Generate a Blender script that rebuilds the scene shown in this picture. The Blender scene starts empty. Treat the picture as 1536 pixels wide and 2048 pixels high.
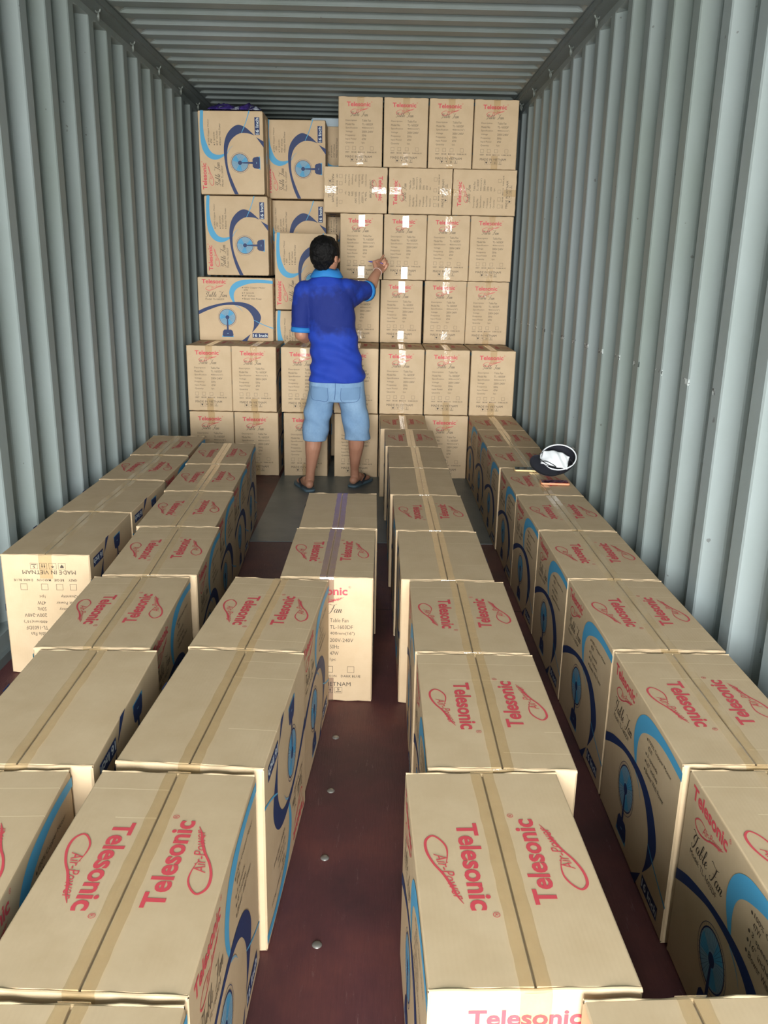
import bpy, bmesh, math, random
from math import sin, cos, pi, radians
from mathutils import Vector, Matrix, Euler, noise
from mathutils.bvhtree import BVHTree
random.seed(7)
sc = bpy.context.scene
COL = sc.collection

# ------------------------------------------------------------------ camera, light, exposure
def make_camera():
    f, p, y, r, cz = 1690.9, 0.27807, 0.012714, 0.02021, 1.3924
    fw = Vector((sin(y)*cos(p), cos(y)*cos(p), -sin(p)))
    rt = Vector((cos(y), -sin(y), 0)); up = rt.cross(fw)
    rt2 = rt*cos(r) + up*sin(r); up2 = up*cos(r) - rt*sin(r)
    cd = bpy.data.cameras.new('camera'); cd.sensor_fit = 'HORIZONTAL'; cd.sensor_width = 36
    cd.lens = f/1536*36; cd.clip_start = .02; cd.clip_end = 200
    co = bpy.data.objects.new('camera', cd); COL.objects.link(co)
    m = Matrix((rt2, up2, -fw)).transposed().to_4x4(); m.translation = (0, 0, cz)
    co.matrix_world = m
    sc.camera = co
make_camera()

sc.view_settings.view_transform = 'Standard'
sc.view_settings.look = 'None'
sc.view_settings.gamma = 1
sc.view_settings.use_curve_mapping = False
sc.view_settings.exposure = 0.0
SKY = 50.0                 # bright hazy sky seen through the open doors
SUN = 0.0
world = bpy.data.worlds.new('sky'); sc.world = world; world.use_nodes = True
wn = world.node_tree; wn.nodes.clear()
wo = wn.nodes.new('ShaderNodeOutputWorld'); wb = wn.nodes.new('ShaderNodeBackground')
wt = wn.nodes.new('ShaderNodeTexCoord'); wsx = wn.nodes.new('ShaderNodeSeparateXYZ'); wr = wn.nodes.new('ShaderNodeValToRGB')
wn.links.new(wt.outputs['Generated'], wsx.inputs[0]); wn.links.new(wsx.outputs['Z'], wr.inputs[0])
wm = wn.nodes.new('ShaderNodeMath'); wm.operation = 'MULTIPLY_ADD'; wm.inputs[1].default_value = .5; wm.inputs[2].default_value = .5
wn.links.new(wsx.outputs['Z'], wm.inputs[0]); wn.links.new(wm.outputs[0], wr.inputs[0])
_e = wr.color_ramp.elements                      # sunlit yard below the horizon, hazy bright horizon, overhead darkened on purpose so level light dominates
_e[0].position = 0.0; _e[0].color = (.45, .44, .40, 1)
_e[1].position = 1.0; _e[1].color = (.22, .26, .30, 1)
for _p, _c in ((.44, (.62, .60, .56, 1)), (.50, (1.0, .98, .94, 1)), (.62, (1.0, .99, .97, 1)), (.80, (.34, .38, .42, 1))):
    _q = _e.new(_p); _q.color = _c
wn.links.new(wr.outputs[0], wb.inputs[0]); wb.inputs[1].default_value = SKY
wn.links.new(wb.outputs[0], wo.inputs[0])

XL, XR = -1.335, 1.005        # inner crests of the side walls
Y0, Y1 = -3.2, 11.6          # door opening, far end
HC = 2.56                     # lowest face of the roof sheet
XC = (XL+XR)/2
pl = bpy.data.lights.new('door_opening_portal', 'AREA'); pl.shape = 'RECTANGLE'
pl.size = XR-XL; pl.size_y = HC; pl.cycles.is_portal = True
po = bpy.data.objects.new('door_opening_portal', pl); COL.objects.link(po)
po.location = (XC, Y0-.02, HC/2); po.rotation_euler = (pi/2, 0, 0)

# ------------------------------------------------------------------ material helpers
def srgb(r, g, b):
    def c(v):
        v /= 255.0
        return v/12.92 if v <= .04045 else ((v+.055)/1.055)**2.4
    return (c(r), c(g), c(b), 1)
class NT:
    def __init__(s, name):
        s.m = bpy.data.materials.new(name); s.m.use_nodes = True; s.t = s.m.node_tree
        s.t.nodes.clear(); s.out = s.n('OutputMaterial'); s.p = s.n('BsdfPrincipled'); s.l(s.p.outputs[0], s.out.inputs[0])
    def n(s, t, **k):
        x = s.t.nodes.new('ShaderNode'+t)
        for a, b in k.items(): setattr(x, a, b)
        return x
    def l(s, a, b): s.t.links.new(a, b)
    def setp(s, **k):
        for a, b in k.items(): s.p.inputs[a.replace('_', ' ')].default_value = b
    def obj(s): return s.n('TexCoord').outputs['Object']
    def noise(s, vec, scale, detail=3, rough=.5, stretch=None):
        if stretch:
            mp = s.n('Mapping'); mp.inputs['Scale'].default_value = stretch; s.l(vec, mp.inputs[0]); vec = mp.outputs[0]
        x = s.n('TexNoise'); x.inputs['Scale'].default_value = scale; x.inputs['Detail'].default_value = detail
        x.inputs['Roughness'].default_value = rough; s.l(vec, x.inputs['Vector']); return x.outputs['Fac']
    def ramp(s, fac, stops):
        x = s.n('ValToRGB'); e = x.color_ramp.elements
        e[0].position, e[0].color = stops[0]; e[1].position, e[1].color = stops[-1]
        for p, c in stops[1:-1]: q = e.new(p); q.color = c
        s.l(fac, x.inputs[0]); return x.outputs[0]
    def math(s, op, a, b=None, clamp=False):
        x = s.n('Math', operation=op, use_clamp=clamp)
        for i, v in enumerate((a, b)):
            if v is None: continue
            if isinstance(v, (int, float)): x.inputs[i].default_value = v
            else: s.l(v, x.inputs[i])
        return x.outputs[0]
    def mix(s, fac, a, b, mode='MIX'):
        x = s.n('Mix', data_type='RGBA', blend_type=mode)
        for i, v in ((0, fac), (6, a), (7, b)):
            if isinstance(v, (int, float, tuple)): x.inputs[i].default_value = v
            else: s.l(v, x.inputs[i])
        return x.outputs[2]
    def bump(s, h, strength=.2, dist=.01):
        b = s.n('Bump'); b.inputs['Strength'].default_value = strength; b.inputs['Distance'].default_value = dist
        s.l(h, b.inputs['Height']); s.l(b.outputs[0], s.p.inputs['Normal'])
    def sep(s, vec):
        x = s.n('SeparateXYZ'); s.l(vec, x.inputs[0]); return x.outputs

def flat(name, col, rough=.6, metal=0, spec=.5, bump=None):
    t = NT(name); t.setp(Base_Color=col, Roughness=rough, Metallic=metal); t.p.inputs['Specular IOR Level'].default_value = spec
    if bump: t.bump(t.noise(t.obj(), bump[0], 3), bump[1], bump[2])
    return t.m

def cardboard(name, creases=False):
    t = NT(name); o = t.obj(); oi = t.n('ObjectInfo')
    n1 = t.noise(o, 9, 4, .6); n2 = t.noise(o, 60, 3, .6, (1, 1, 12))
    base = t.ramp(n1, [(.3, srgb(196, 172, 138)), (.7, srgb(206, 183, 150))])
    base = t.mix(t.math('MULTIPLY', n2, .18), base, srgb(170, 148, 116))
    v = t.math('ADD', t.math('MULTIPLY', oi.outputs['Random'], .10), .95)
    hv = t.n('HueSaturation'); t.l(v, hv.inputs['Value']); t.l(base, hv.inputs['Color']); hv.inputs['Saturation'].default_value = 1.0
    col = hv.outputs[0]
    x = t.sep(o)
    fl = t.n('TexWave', wave_type='BANDS', bands_direction='X'); fl.inputs['Scale'].default_value = 40
    t.l(o, fl.inputs['Vector'])
    if creases:
        ay = t.math('ABSOLUTE', x['Y'])
        w1 = t.math('ADD', ay, t.math('MULTIPLY', t.noise(o, 4, 2), .012))
        masks = None
        for c0 in (.203, .118):
            m = t.math('LESS_THAN', t.math('ABSOLUTE', t.math('SUBTRACT', w1, c0+.006)), .0011)
            masks = m if masks is None else t.math('ADD', masks, m)
        brk = t.math('GREATER_THAN', t.noise(o, 3, 1), .47)
        brk2 = t.math('GREATER_THAN', t.math('FRACT', t.math('MULTIPLY', oi.outputs['Random'], 7.3)), .35)
        masks = t.math('MULTIPLY', t.math('MULTIPLY', masks, brk), brk2)
        col = t.mix(t.math('MULTIPLY', masks, .55), col, srgb(232, 214, 178))
    t.l(col, t.p.inputs['Base Color'])
    t.setp(Roughness=.62); t.p.inputs['Specular IOR Level'].default_value = .35
    t.bump(t.math('ADD', t.math('MULTIPLY', fl.outputs['Fac'], .12), t.noise(o, 14, 3)), .10, .006)
    return t.m
M = {}
M['card'] = cardboard('kraft_cardboard')
M['flap'] = cardboard('kraft_cardboard_flap', True)
M['red'] = flat('red_ink', srgb(206, 74, 84), .6)
M['ink'] = flat('brown_black_ink', srgb(66, 58, 48), .6)
M['sky'] = flat('light_blue_ink', srgb(74, 160, 204), .6)
M['navy'] = flat('navy_ink', srgb(20, 46, 96), .6)
M['pale'] = flat('pale_blue_ink', srgb(122, 162, 186), .6)
M['white'] = flat('badge_white_ink', srgb(205, 215, 220), .6)
def tape_mat(name, tint, rough):
    t = NT(name); t.t.nodes.remove(t.p)
    tr = t.n('BsdfTransparent'); tr.inputs[0].default_value = tint
    gl = t.n('BsdfGlossy'); gl.inputs['Roughness'].default_value = rough
    df = t.n('BsdfDiffuse'); df.inputs[0].default_value = srgb(186, 176, 150)
    fr = t.n('Fresnel'); fr.inputs[0].default_value = 1.55
    nz = t.noise(t.obj(), 30, 3, .6)
    b = t.n('Bump'); b.inputs['Strength'].default_value = .35; b.inputs['Distance'].default_value = .004; t.l(nz, b.inputs['Height'])
    t.l(b.outputs[0], fr.inputs['Normal']); t.l(b.outputs[0], gl.inputs['Normal'])
    m1 = t.n('MixShader'); m1.inputs[0].default_value = .03; t.l(tr.outputs[0], m1.inputs[1]); t.l(df.outputs[0], m1.inputs[2])
    t.l(fr.outputs[0], gl.inputs['Color'])
    m2 = t.n('AddShader'); t.l(m1.outputs[0], m2.inputs[0]); t.l(gl.outputs[0], m2.inputs[1])
    t.l(m2.outputs[0], t.out.inputs[0])
    return t.m
M['tape'] = tape_mat('clear_packing_tape', (.80, .79, .74, 1), .13)
M['tape_dark'] = tape_mat('violet_grey_packing_tape', (.62, .59, .61, 1), .2)

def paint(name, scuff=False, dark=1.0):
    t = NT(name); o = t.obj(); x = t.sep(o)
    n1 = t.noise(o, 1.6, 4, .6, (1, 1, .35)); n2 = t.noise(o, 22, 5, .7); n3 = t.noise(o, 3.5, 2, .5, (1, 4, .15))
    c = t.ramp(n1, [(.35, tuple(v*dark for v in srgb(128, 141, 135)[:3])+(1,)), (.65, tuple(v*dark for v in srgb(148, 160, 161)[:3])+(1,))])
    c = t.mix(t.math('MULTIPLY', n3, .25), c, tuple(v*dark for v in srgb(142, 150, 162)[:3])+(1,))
    sp = t.math('GREATER_THAN', t.noise(o, 26, 2, .5), .765)
    c = t.mix(t.math('MULTIPLY', sp, .5), c, srgb(70, 62, 58))
    sc_ = t.math('GREATER_THAN', t.noise(o, 7, 6, .8, (1, 6, .8)), .72)
    c = t.mix(t.math('MULTIPLY', sc_, .35), c, srgb(190, 198, 196))
    if scuff:
        band = t.math('LESS_THAN', t.math('ABSOLUTE', t.math('SUBTRACT', x['Z'], 1.065)), .010)
        near = t.math('MULTIPLY', t.math('LESS_THAN', x['X'], XR+.004), t.math('GREATER_THAN', x['Y'], 2.5))
        nn = t.math('GREATER_THAN', t.noise(o, 26, 2, .5), .48)
        mk = t.math('MULTIPLY', t.math('MULTIPLY', band, near), nn)
        cc = t.ramp(t.noise(o, 60, 2), [(.46, srgb(60, 66, 66)), (.54, srgb(214, 224, 224))])
        c = t.mix(t.math('MULTIPLY', mk, .85), c, cc)
    t.l(c, t.p.inputs['Base Color']); t.setp(Roughness=.48); t.p.inputs['Specular IOR Level'].default_value = .45
    t.bump(t.math('ADD', n2, t.math('MULTIPLY', n1, 3)), .12, .006)
    return t.m
M['wall'] = paint('grey_green_container_paint'); M['wall_r'] = paint('grey_green_container_paint_scuffed', True)
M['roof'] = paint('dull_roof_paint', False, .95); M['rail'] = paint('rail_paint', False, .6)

def floor_mat():
    t = NT('maroon_plywood'); o = t.obj(); x = t.sep(o)
    g = t.noise(o, 30, 6, .75, (6, .5, 1)); b = t.noise(o, 2.6, 5, .6); f = t.noise(o, 90, 3, .6, (3, .2, 1))
    c = t.ramp(b, [(.32, srgb(70, 46, 50)), (.5, srgb(98, 58, 60)), (.7, srgb(126, 74, 68))])
    c = t.mix(t.math('MULTIPLY', g, .65), c, srgb(56, 36, 42))
    sc_ = t.math('GREATER_THAN', t.noise(o, 12, 6, .85, (4, .6, 1)), .62)
    c = t.mix(t.math('MULTIPLY', sc_, .35), c, srgb(128, 104, 100))
    seam = t.math('LESS_THAN', t.math('ABSOLUTE', t.math('SUBTRACT', t.math('FRACT', t.math('MULTIPLY', t.math('ADD', x['Y'], .3), .41)), .5)), .0012)
    c = t.mix(seam, c, (.01, .008, .008, 1))
    t.l(c, t.p.inputs['Base Color']); t.setp(Roughness=.5); t.p.inputs['Specular IOR Level'].default_value = .4
    t.bump(t.math('ADD', g, f), .25, .004)
    return t.m
M['floor'] = floor_mat()
def plate_mat():
    t = NT('worn_steel_plate'); o = t.obj()
    c = t.ramp(t.noise(o, 3, 5, .65), [(.3, srgb(92, 104, 108)), (.7, srgb(116, 126, 128))])
    t.l(c, t.p.inputs['Base Color']); t.setp(Roughness=.42, Metallic=.25); t.bump(t.noise(o, 30, 4), .1, .004); return t.m
M['plate'] = plate_mat()
M['steel'] = flat('galvanised_steel', srgb(150, 150, 146), .4, .7)
M['ring'] = flat('painted_lashing_ring', srgb(116, 124, 120), .45, .2)
M['dark'] = flat('dark_rubber_seal', srgb(30, 30, 32), .6)

# ------------------------------------------------------------------ object helpers
class PM:                                             # polygon collector
    def __init__(s): s.v = []; s.f = []; s.mi = []; s.mats = []
    def mat(s, m):
        if m not in s.mats: s.mats.append(m)
        return s.mats.index(m)
    def add(s, vs, fs, m):
        k = len(s.v); i = s.mat(m); s.v += [tuple(v) for v in vs]
        for f in fs: s.f.append([a+k for a in f]); s.mi.append(i)
    def box(s, a, b, m, M_=None):
        x0, y0, z0 = a; x1, y1, z1 = b
        vs = [(x0,y0,z0),(x1,y0,z0),(x1,y1,z0),(x0,y1,z0),(x0,y0,z1),(x1,y0,z1),(x1,y1,z1),(x0,y1,z1)]
        if M_: vs = [M_@Vector(v) for v in vs]
        s.add(vs, [(3,2,1,0),(4,5,6,7),(0,1,5,4),(1,2,6,5),(2,3,7,6),(3,0,4,7)], m)
    def tube(s, pts, r, m, n=10, closed=False, cap=True):
        pts = [Vector(p) for p in pts]; N = len(pts); vs = []; fs = []
        rs = r if isinstance(r, (list, tuple)) else [r]*N
        nrm = None
        for i, p in enumerate(pts):
            a = pts[(i-1) % N] if closed or i > 0 else p; b = pts[(i+1) % N] if closed or i < N-1 else p
            t = (b-a).normalized()
            if nrm is None: nrm = t.orthogonal().normalized()
            else: nrm = (nrm - t*nrm.dot(t)).normalized()
            bi = t.cross(nrm)
            for k in range(n):
                an = 2*pi*k/n; vs.append(p + (nrm*cos(an)+bi*sin(an))*rs[i])
        for i in range(N if closed else N-1):
            j = (i+1) % N
            for k in range(n): fs.append((i*n+k, i*n+(k+1) % n, j*n+(k+1) % n, j*n+k))
        if cap and not closed: fs.append(tuple(range(n))[::-1]); fs.append(tuple((N-1)*n+k for k in range(n)))
        s.add(vs, fs, m)
    def mesh(s, name, smooth=False):
        me = bpy.data.meshes.new(name); me.from_pydata(s.v, [], s.f)
        for m in s.mats: me.materials.append(m)
        me.polygons.foreach_set('material_index', s.mi); me.update()
        if smooth: me.polygons.foreach_set('use_smooth', [True]*len(s.f))
        return me
def link(name, me, parent=None, smooth=False):
    o = bpy.data.objects.new(name, me); COL.objects.link(o)
    if smooth and hasattr(me, 'polygons'): me.polygons.foreach_set('use_smooth', [True]*len(me.polygons))
    if parent: o.parent = parent
    return o
def tag(o, label=None, cat=None, group=None, kind=None):
    if label: o['label'] = label
    if cat: o['category'] = cat
    if group: o['group'] = group
    if kind: o['kind'] = kind
    return o
def empty(name, mw):
    o = bpy.data.objects.new(name, None); COL.objects.link(o); o.empty_display_size = .1; o.matrix_world = mw
    return o

# ------------------------------------------------------------------ container shell
def corr(t, pitch, a, s, b):                          # trapezoid wave 0..1: a at 0, slope s, b at 1, slope s
    t = t % pitch
    if t < a: return 0
    if t < a+s: return (t-a)/s
    if t < a+s+b: return 1
    return 1-(t-a-s-b)/s
def breaks(pitch, a, s, b, y0, y1, off):
    ys = {y0, y1}; k = math.floor((y0-off)/pitch)-1
    while off+k*pitch < y1+pitch:
        for q in (0, a, a+s, a+s+b):
            for e in (-.004, .004):
                y = off+k*pitch+q+e
                if y0 < y < y1: ys.add(y)
        k += 1
    return sorted(ys)
WP = dict(pitch=.271, a=.072, s=.058, b=.083)
def side_wall(name, x, sgn, off, mat):
    ys = breaks(WP['pitch'], WP['a'], WP['s'], WP['b'], Y0, Y1, off)
    zt = HC-.055
    zs = [0, .10, .108] + [.108+(zt-.03-.108)*i/6 for i in range(1, 7)] + [zt-.022, HC+.08]
    vs = []; fs = []
    for z in zs:
        e = 1 if .108 <= z <= zt-.029 else 0
        for y in ys: vs.append((x + sgn*.048*(corr(y-off, **WP) if e else 0), y, z))
    n = len(ys)
    for i in range(len(zs)-1):
        for j in range(n-1):
            q = (i*n+j, i*n+j+1, (i+1)*n+j+1, (i+1)*n+j)
            fs.append(q if sgn < 0 else q[::-1])
    p = PM(); p.add(vs, fs, mat)
    o = link(name, p.mesh(name), smooth=False); tag(o, kind='structure')
    md = o.modifiers.new('thick', 'SOLIDIFY'); md.thickness = .003; md.offset = -1
    return o
wl = side_wall('wall_left', XL, -1, .256, M['wall'])
wr_ = side_wall('wall_right', XR, 1, .015, M['wall_r'])

def roof():
    pitch, a, s, b = .1905, .088, .0135, .0755
    off = .007
    ys = breaks(pitch, a, s, b, Y0, Y1, off)
    x0, x1 = XL+.075, XR-.075
    xs = [XL-.05, x0, x0+.012, x0+.03, x1-.03, x1-.012, x1, XR+.05]; ex = [0, 0, .5, 1, 1, .5, 0, 0]
    vs = [(x, y, HC + .021*corr(y-off, pitch, a, s, b)*e) for y in ys for x, e in zip(xs, ex)]
    n = len(xs); fs = [(i*n+j, (i+1)*n+j, (i+1)*n+j+1, i*n+j+1) for i in range(len(ys)-1) for j in range(n-1)]
    p = PM(); p.add(vs, fs, M['roof']); o = link('ceiling', p.mesh('ceiling')); tag(o, kind='structure')
    md = o.modifiers.new('thick', 'SOLIDIFY'); md.thickness = .003; md.offset = -1
roof()
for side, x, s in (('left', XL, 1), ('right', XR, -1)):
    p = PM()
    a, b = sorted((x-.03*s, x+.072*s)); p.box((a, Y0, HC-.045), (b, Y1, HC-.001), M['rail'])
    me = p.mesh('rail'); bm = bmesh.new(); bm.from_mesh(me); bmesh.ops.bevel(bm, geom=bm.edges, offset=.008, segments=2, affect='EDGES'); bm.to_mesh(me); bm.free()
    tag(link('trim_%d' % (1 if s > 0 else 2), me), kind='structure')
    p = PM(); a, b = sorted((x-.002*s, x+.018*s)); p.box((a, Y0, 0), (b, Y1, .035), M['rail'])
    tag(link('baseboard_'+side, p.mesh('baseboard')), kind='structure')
p = PM(); p.box((XL-.06, Y0, -.03), (XR+.06, Y1, 0), M['floor']); flo = tag(link('floor', p.mesh('floor')), kind='structure')
p = PM(); p.box((XL-.05, Y1, 0), (XR+.05, Y1+.04, HC+.05), M['wall']); tag(link('wall_back', p.mesh('wall_back')), kind='structure')
# steel plate let into the floor
p = PM(); p.add([(-.655, 4.265, .003), (.83, 4.285, .003), (.80, 7.2, .003), (-.642, 7.2, .003), (-.655, 4.265, 0), (.83, 4.285, 0), (.80, 7.2, 0), (-.642, 7.2, 0)],
      [(0,1,2,3),(4,5,1,0),(5,6,2,1),(6,7,3,2),(7,4,0,3)], M['plate'])
fp = link('floor_plate', p.mesh('floor_plate'), flo); fp['label'] = 'grey steel plate laid over the plywood floor'
# floor screws
p = PM(); vs = []; fs = []
for k in range(14):
    for r_, z in ((.011, 0.0), (.0095, .0022), (.005, .0034)): vs.append((r_*cos(2*pi*k/14), r_*sin(2*pi*k/14), z))
vs.append((0, 0, .0036))
for k in range(14):
    j = (k+1) % 14
    fs += [(k*3, j*3, j*3+1, k*3+1), (k*3+1, j*3+1, j*3+2, k*3+2), (k*3+2, j*3+2, 42)]
p.add(vs, fs, M['steel']); smesh = p.mesh('screw', True)
for y in [1.21+.279*i for i in range(5)]:
    s_ = link('floor_screw', smesh, flo); s_.location = (-.106, y, 0)

# lashing rings under the top rails
def ring_mesh(sx):
    p = PM(); pts = []
    for k in range(20):
        a = 2*pi*k/20; pts.append((sx*.012*cos(a*1), .020*cos(a), -.040+.026*sin(a)))
    p.tube(pts, .0048, M['ring'], 8, closed=True)
    p.tube([(0, -.024, 0.0), (0, -.018, -.014), (0, 0, -.019), (0, .018, -.014), (0, .024, 0.0)], .006, M['ring'], 8)
    return p.mesh('lashing_ring', True)
rm = {1: ring_mesh(1), -1: ring_mesh(-1)}
ords = ['nearest', 'second', 'third', 'fourth', 'fifth', 'sixth']
for side, x, s, ys in (('left', XL+.035, 1, (4.36, 4.93, 5.48, 6.05, 6.60)), ('right', XR-.035, -1, (4.27, 4.80, 5.33, 5.86, 6.35))):
    for i, y in enumerate(ys):
        o = link('lashing_ring', rm[s]); o.location = (x, y, HC-.043); o.scale = (.72, .72, .72); o.rotation_euler = (0, 0, s*.95)
        tag(o, 'small steel lashing ring under the %s roof rail, %s from the camera' % (side, ords[i]), 'ring', 'lashing rings along the roof rails')

# ------------------------------------------------------------------ lettering and print helpers
_dg = None
def text_polys(s, offset=0.0, res=3):
    cu = bpy.data.curves.new('t', 'FONT'); cu.body = s; cu.offset = offset; cu.resolution_u = res; cu.fill_mode = 'FRONT'
    o = bpy.data.objects.new('t', cu); COL.objects.link(o)
    dg = bpy.context.evaluated_depsgraph_get(); me = bpy.data.meshes.new_from_object(o.evaluated_get(dg))
    v = [(a.co.x, a.co.y) for a in me.vertices]; f = [tuple(q.vertices) for q in me.polygons]
    bpy.data.objects.remove(o); bpy.data.curves.remove(cu); bpy.data.meshes.remove(me)
    return v, f
_cache = {}
def fit_text(s, x0, x1, y0, y1, offset=0.0, shear=0.0, res=3, rot=0.0):
    """polygons of the text scaled so that its bounding box is x0..x1, y0..y1"""
    key = (s, offset, res)
    if key not in _cache: _cache[key] = text_polys(*key)
    v, f = _cache[key]
    ax0 = min(a[0] for a in v); ax1 = max(a[0] for a in v); ay0 = min(a[1] for a in v); ay1 = max(a[1] for a in v)
    out = []
    for a, b in v:
        X = x0+(a-ax0)/(ax1-ax0)*(x1-x0); Y = y0+(b-ay0)/(ay1-ay0)*(y1-y0)
        X += shear*(Y-y0)
        if rot: dx, dy = X-x0, Y-y0; X, Y = x0+dx*cos(rot)-dy*sin(rot), y0+dx*sin(rot)+dy*cos(rot)
        out.append((X, Y))
    return out, f
def smooth_path(pts, n=6, closed=False):
    out = []; N = len(pts)
    def g(i): return pts[i % N] if closed else pts[max(0, min(N-1, i))]
    for i in range(N if closed else N-1):
        p0, p1, p2, p3 = g(i-1), g(i), g(i+1), g(i+2)
        for k in range(n):
            t = k/n
            out.append(tuple(.5*((2*p1[d])+(-p0[d]+p2[d])*t+(2*p0[d]-5*p1[d]+4*p2[d]-p3[d])*t*t+(-p0[d]+3*p1[d]-3*p2[d]+p3[d])*t**3) for d in range(len(p1))))
    if not closed: out.append(tuple(pts[-1]))
    return out
def ribbon(pts, closed=False, n=6):
    """pts: (x, y, width) -> strip polygons"""
    q = smooth_path(pts, n, closed); N = len(q); v = []; f = []
    for i, (x, y, w) in enumerate(q):
        a = q[(i-1) % N] if closed or i else q[i]; b = q[(i+1) % N] if closed or i < N-1 else q[i]
        dx, dy = b[0]-a[0], b[1]-a[1]; L = math.hypot(dx, dy) or 1
        w = max(w, 1e-5)/2; v += [(x-dy/L*w, y+dx/L*w), (x+dy/L*w, y-dx/L*w)]
    for i in range(N if closed else N-1):
        j = (i+1) % N; f.append((2*i+1, 2*j+1, 2*j, 2*i))
    return v, f
def between(outer, inner, n=6):
    """filled band between two open curves"""
    a = smooth_path(outer, n); b = smooth_path(inner, n); v = []; f = []
    N = min(len(a), len(b))
    for i in range(N): v += [a[i], b[i]]
    for i in range(N-1): f.append((2*i, 2*i+1, 2*i+3, 2*i+2))
    return v, f
def disc(cx, cy, r, n=28, ry=None):
    return [(cx+r*cos(2*pi*k/n), cy+(ry or r)*sin(2*pi*k/n)) for k in range(n)], [tuple(range(n))]
def circ(cx, cy, r, w, n=36):
    return ribbon([(cx+r*cos(2*pi*k/n), cy+r*sin(2*pi*k/n), w) for k in range(n)], True, 1)
def rect(x0, y0, x1, y1): return [(x0, y0), (x1, y0), (x1, y1), (x0, y1)], [(0, 1, 2, 3)]
def frame_rect(x0, y0, x1, y1, w):
    v = [(x0,y0),(x1,y0),(x1,y1),(x0,y1),(x0+w,y0+w),(x1-w,y0+w),(x1-w,y1-w),(x0+w,y1-w)]
    return v, [(0,1,5,4),(1,2,6,5),(2,3,7,6),(3,0,4,7)]
def xf(poly, x, y, s, rot=0):
    v, f = poly
    return [(x+s*(a*cos(rot)-b*sin(rot)), y+s*(a*sin(rot)+b*cos(rot))) for a, b in v], f

def logo(s=1.0):
    """brand word with the looped script under it; unit = length of the word (0..1), baseline y=0"""
    out = []
    for part in (fit_text('Telesonic', 0, 1, -.004, .172, .028),): out.append(part)
    L = 1/.215
    lp = [(.114,-.030),(.085,-.0235),(.062,-.024),(.042,-.034),(.034,-.046),(.048,-.0575),(.075,-.058),(.105,-.049),(.130,-.036),(.155,-.026),(.180,-.019),(.200,-.010)]
    wd = [.0008, .0022, .0032, .0036, .0042, .0048, .0046, .0040, .0042, .0050, .0034, .0010]
    out.append(ribbon([((a)*L, b*L, w*L) for (a, b), w in zip(lp, wd)], False, 7))
    out.append(fit_text('Air-Power', .082*L, .192*L, -.0475*L, -.0285*L, -.004, .35, 2, radians(13)))
    out.append(circ(1.045, .175, .024, .0045, 18)); out.append(fit_text('R', 1.034, 1.057, .162, .188, 0, 0, 1))
    return out
LOGO = logo()
def brush(paths, sc_=1.0):
    out = []
    for p in paths:
        q = smooth_path(p, 5); r = []
        for i, (x, y) in enumerate(q):
            a = q[max(0, i-1)]; b = q[min(len(q)-1, i+1)]; dx, dy = b[0]-a[0], b[1]-a[1]; L = math.hypot(dx, dy) or 1
            r.append((x, y, .030+.075*max(0, -dy/L)**1.5))
        out.append(ribbon([(x, y, w) for x, y, w in r], False, 1))
    return out
def script_words():
    G = {'T': ([[(-.15,.98),(-.02,1.08),(.22,.98),(.50,.96),(.74,1.06)], [(.52,.98),(.46,.62),(.34,.22),(.18,-.06),(-.02,-.08),(-.06,.06),(.04,.12)], [(.30,.98),(.12,.72),(.10,.50),(.26,.44)]], .62),
         'a': ([[(.34,.40),(.18,.44),(.04,.26),(.06,.04),(.20,.04),(.36,.38)], [(.37,.42),(.30,.12),(.36,.0),(.50,.14)]], .48),
         'b': ([[(-.02,.14),(.20,.52),(.34,.92),(.24,.98),(.14,.60),(.08,.16),(.16,.0),(.30,.10),(.34,.34),(.24,.40)], [(.24,.40),(.34,.34),(.44,.38)]], .44),
         'l': ([[(-.02,.14),(.20,.52),(.34,.92),(.24,.98),(.14,.60),(.08,.12),(.16,.0),(.30,.14)]], .29),
         'e': ([[(-.02,.14),(.20,.22),(.30,.36),(.20,.46),(.08,.28),(.08,.08),(.20,.0),(.38,.16)]], .42),
         'F': ([[(-.15,.98),(-.02,1.08),(.22,.98),(.54,.96),(.82,1.08)], [(.56,.98),(.48,.62),(.36,.22),(.20,-.06),(.0,-.08),(-.04,.06),(.06,.12)], [(.22,.48),(.44,.46),(.62,.54)]], .66),
         'n': ([[(-.02,.30),(.08,.42),(.10,.34),(.04,.0)], [(.06,.12),(.20,.36),(.32,.42),(.33,.30),(.28,.08),(.34,.0),(.48,.16)]], .46)}
    def word(w, x):
        o = []
        for ch in w:
            p, adv = G[ch]
            o += brush([[(x+a+.18*b, b) for a, b in q] for q in p]); x += adv
        return o, x
    a, x = word('Table', 0); b, x = word('Fan', x+.42)
    return a+b, x
SCRIPT, SCW = script_words()

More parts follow.
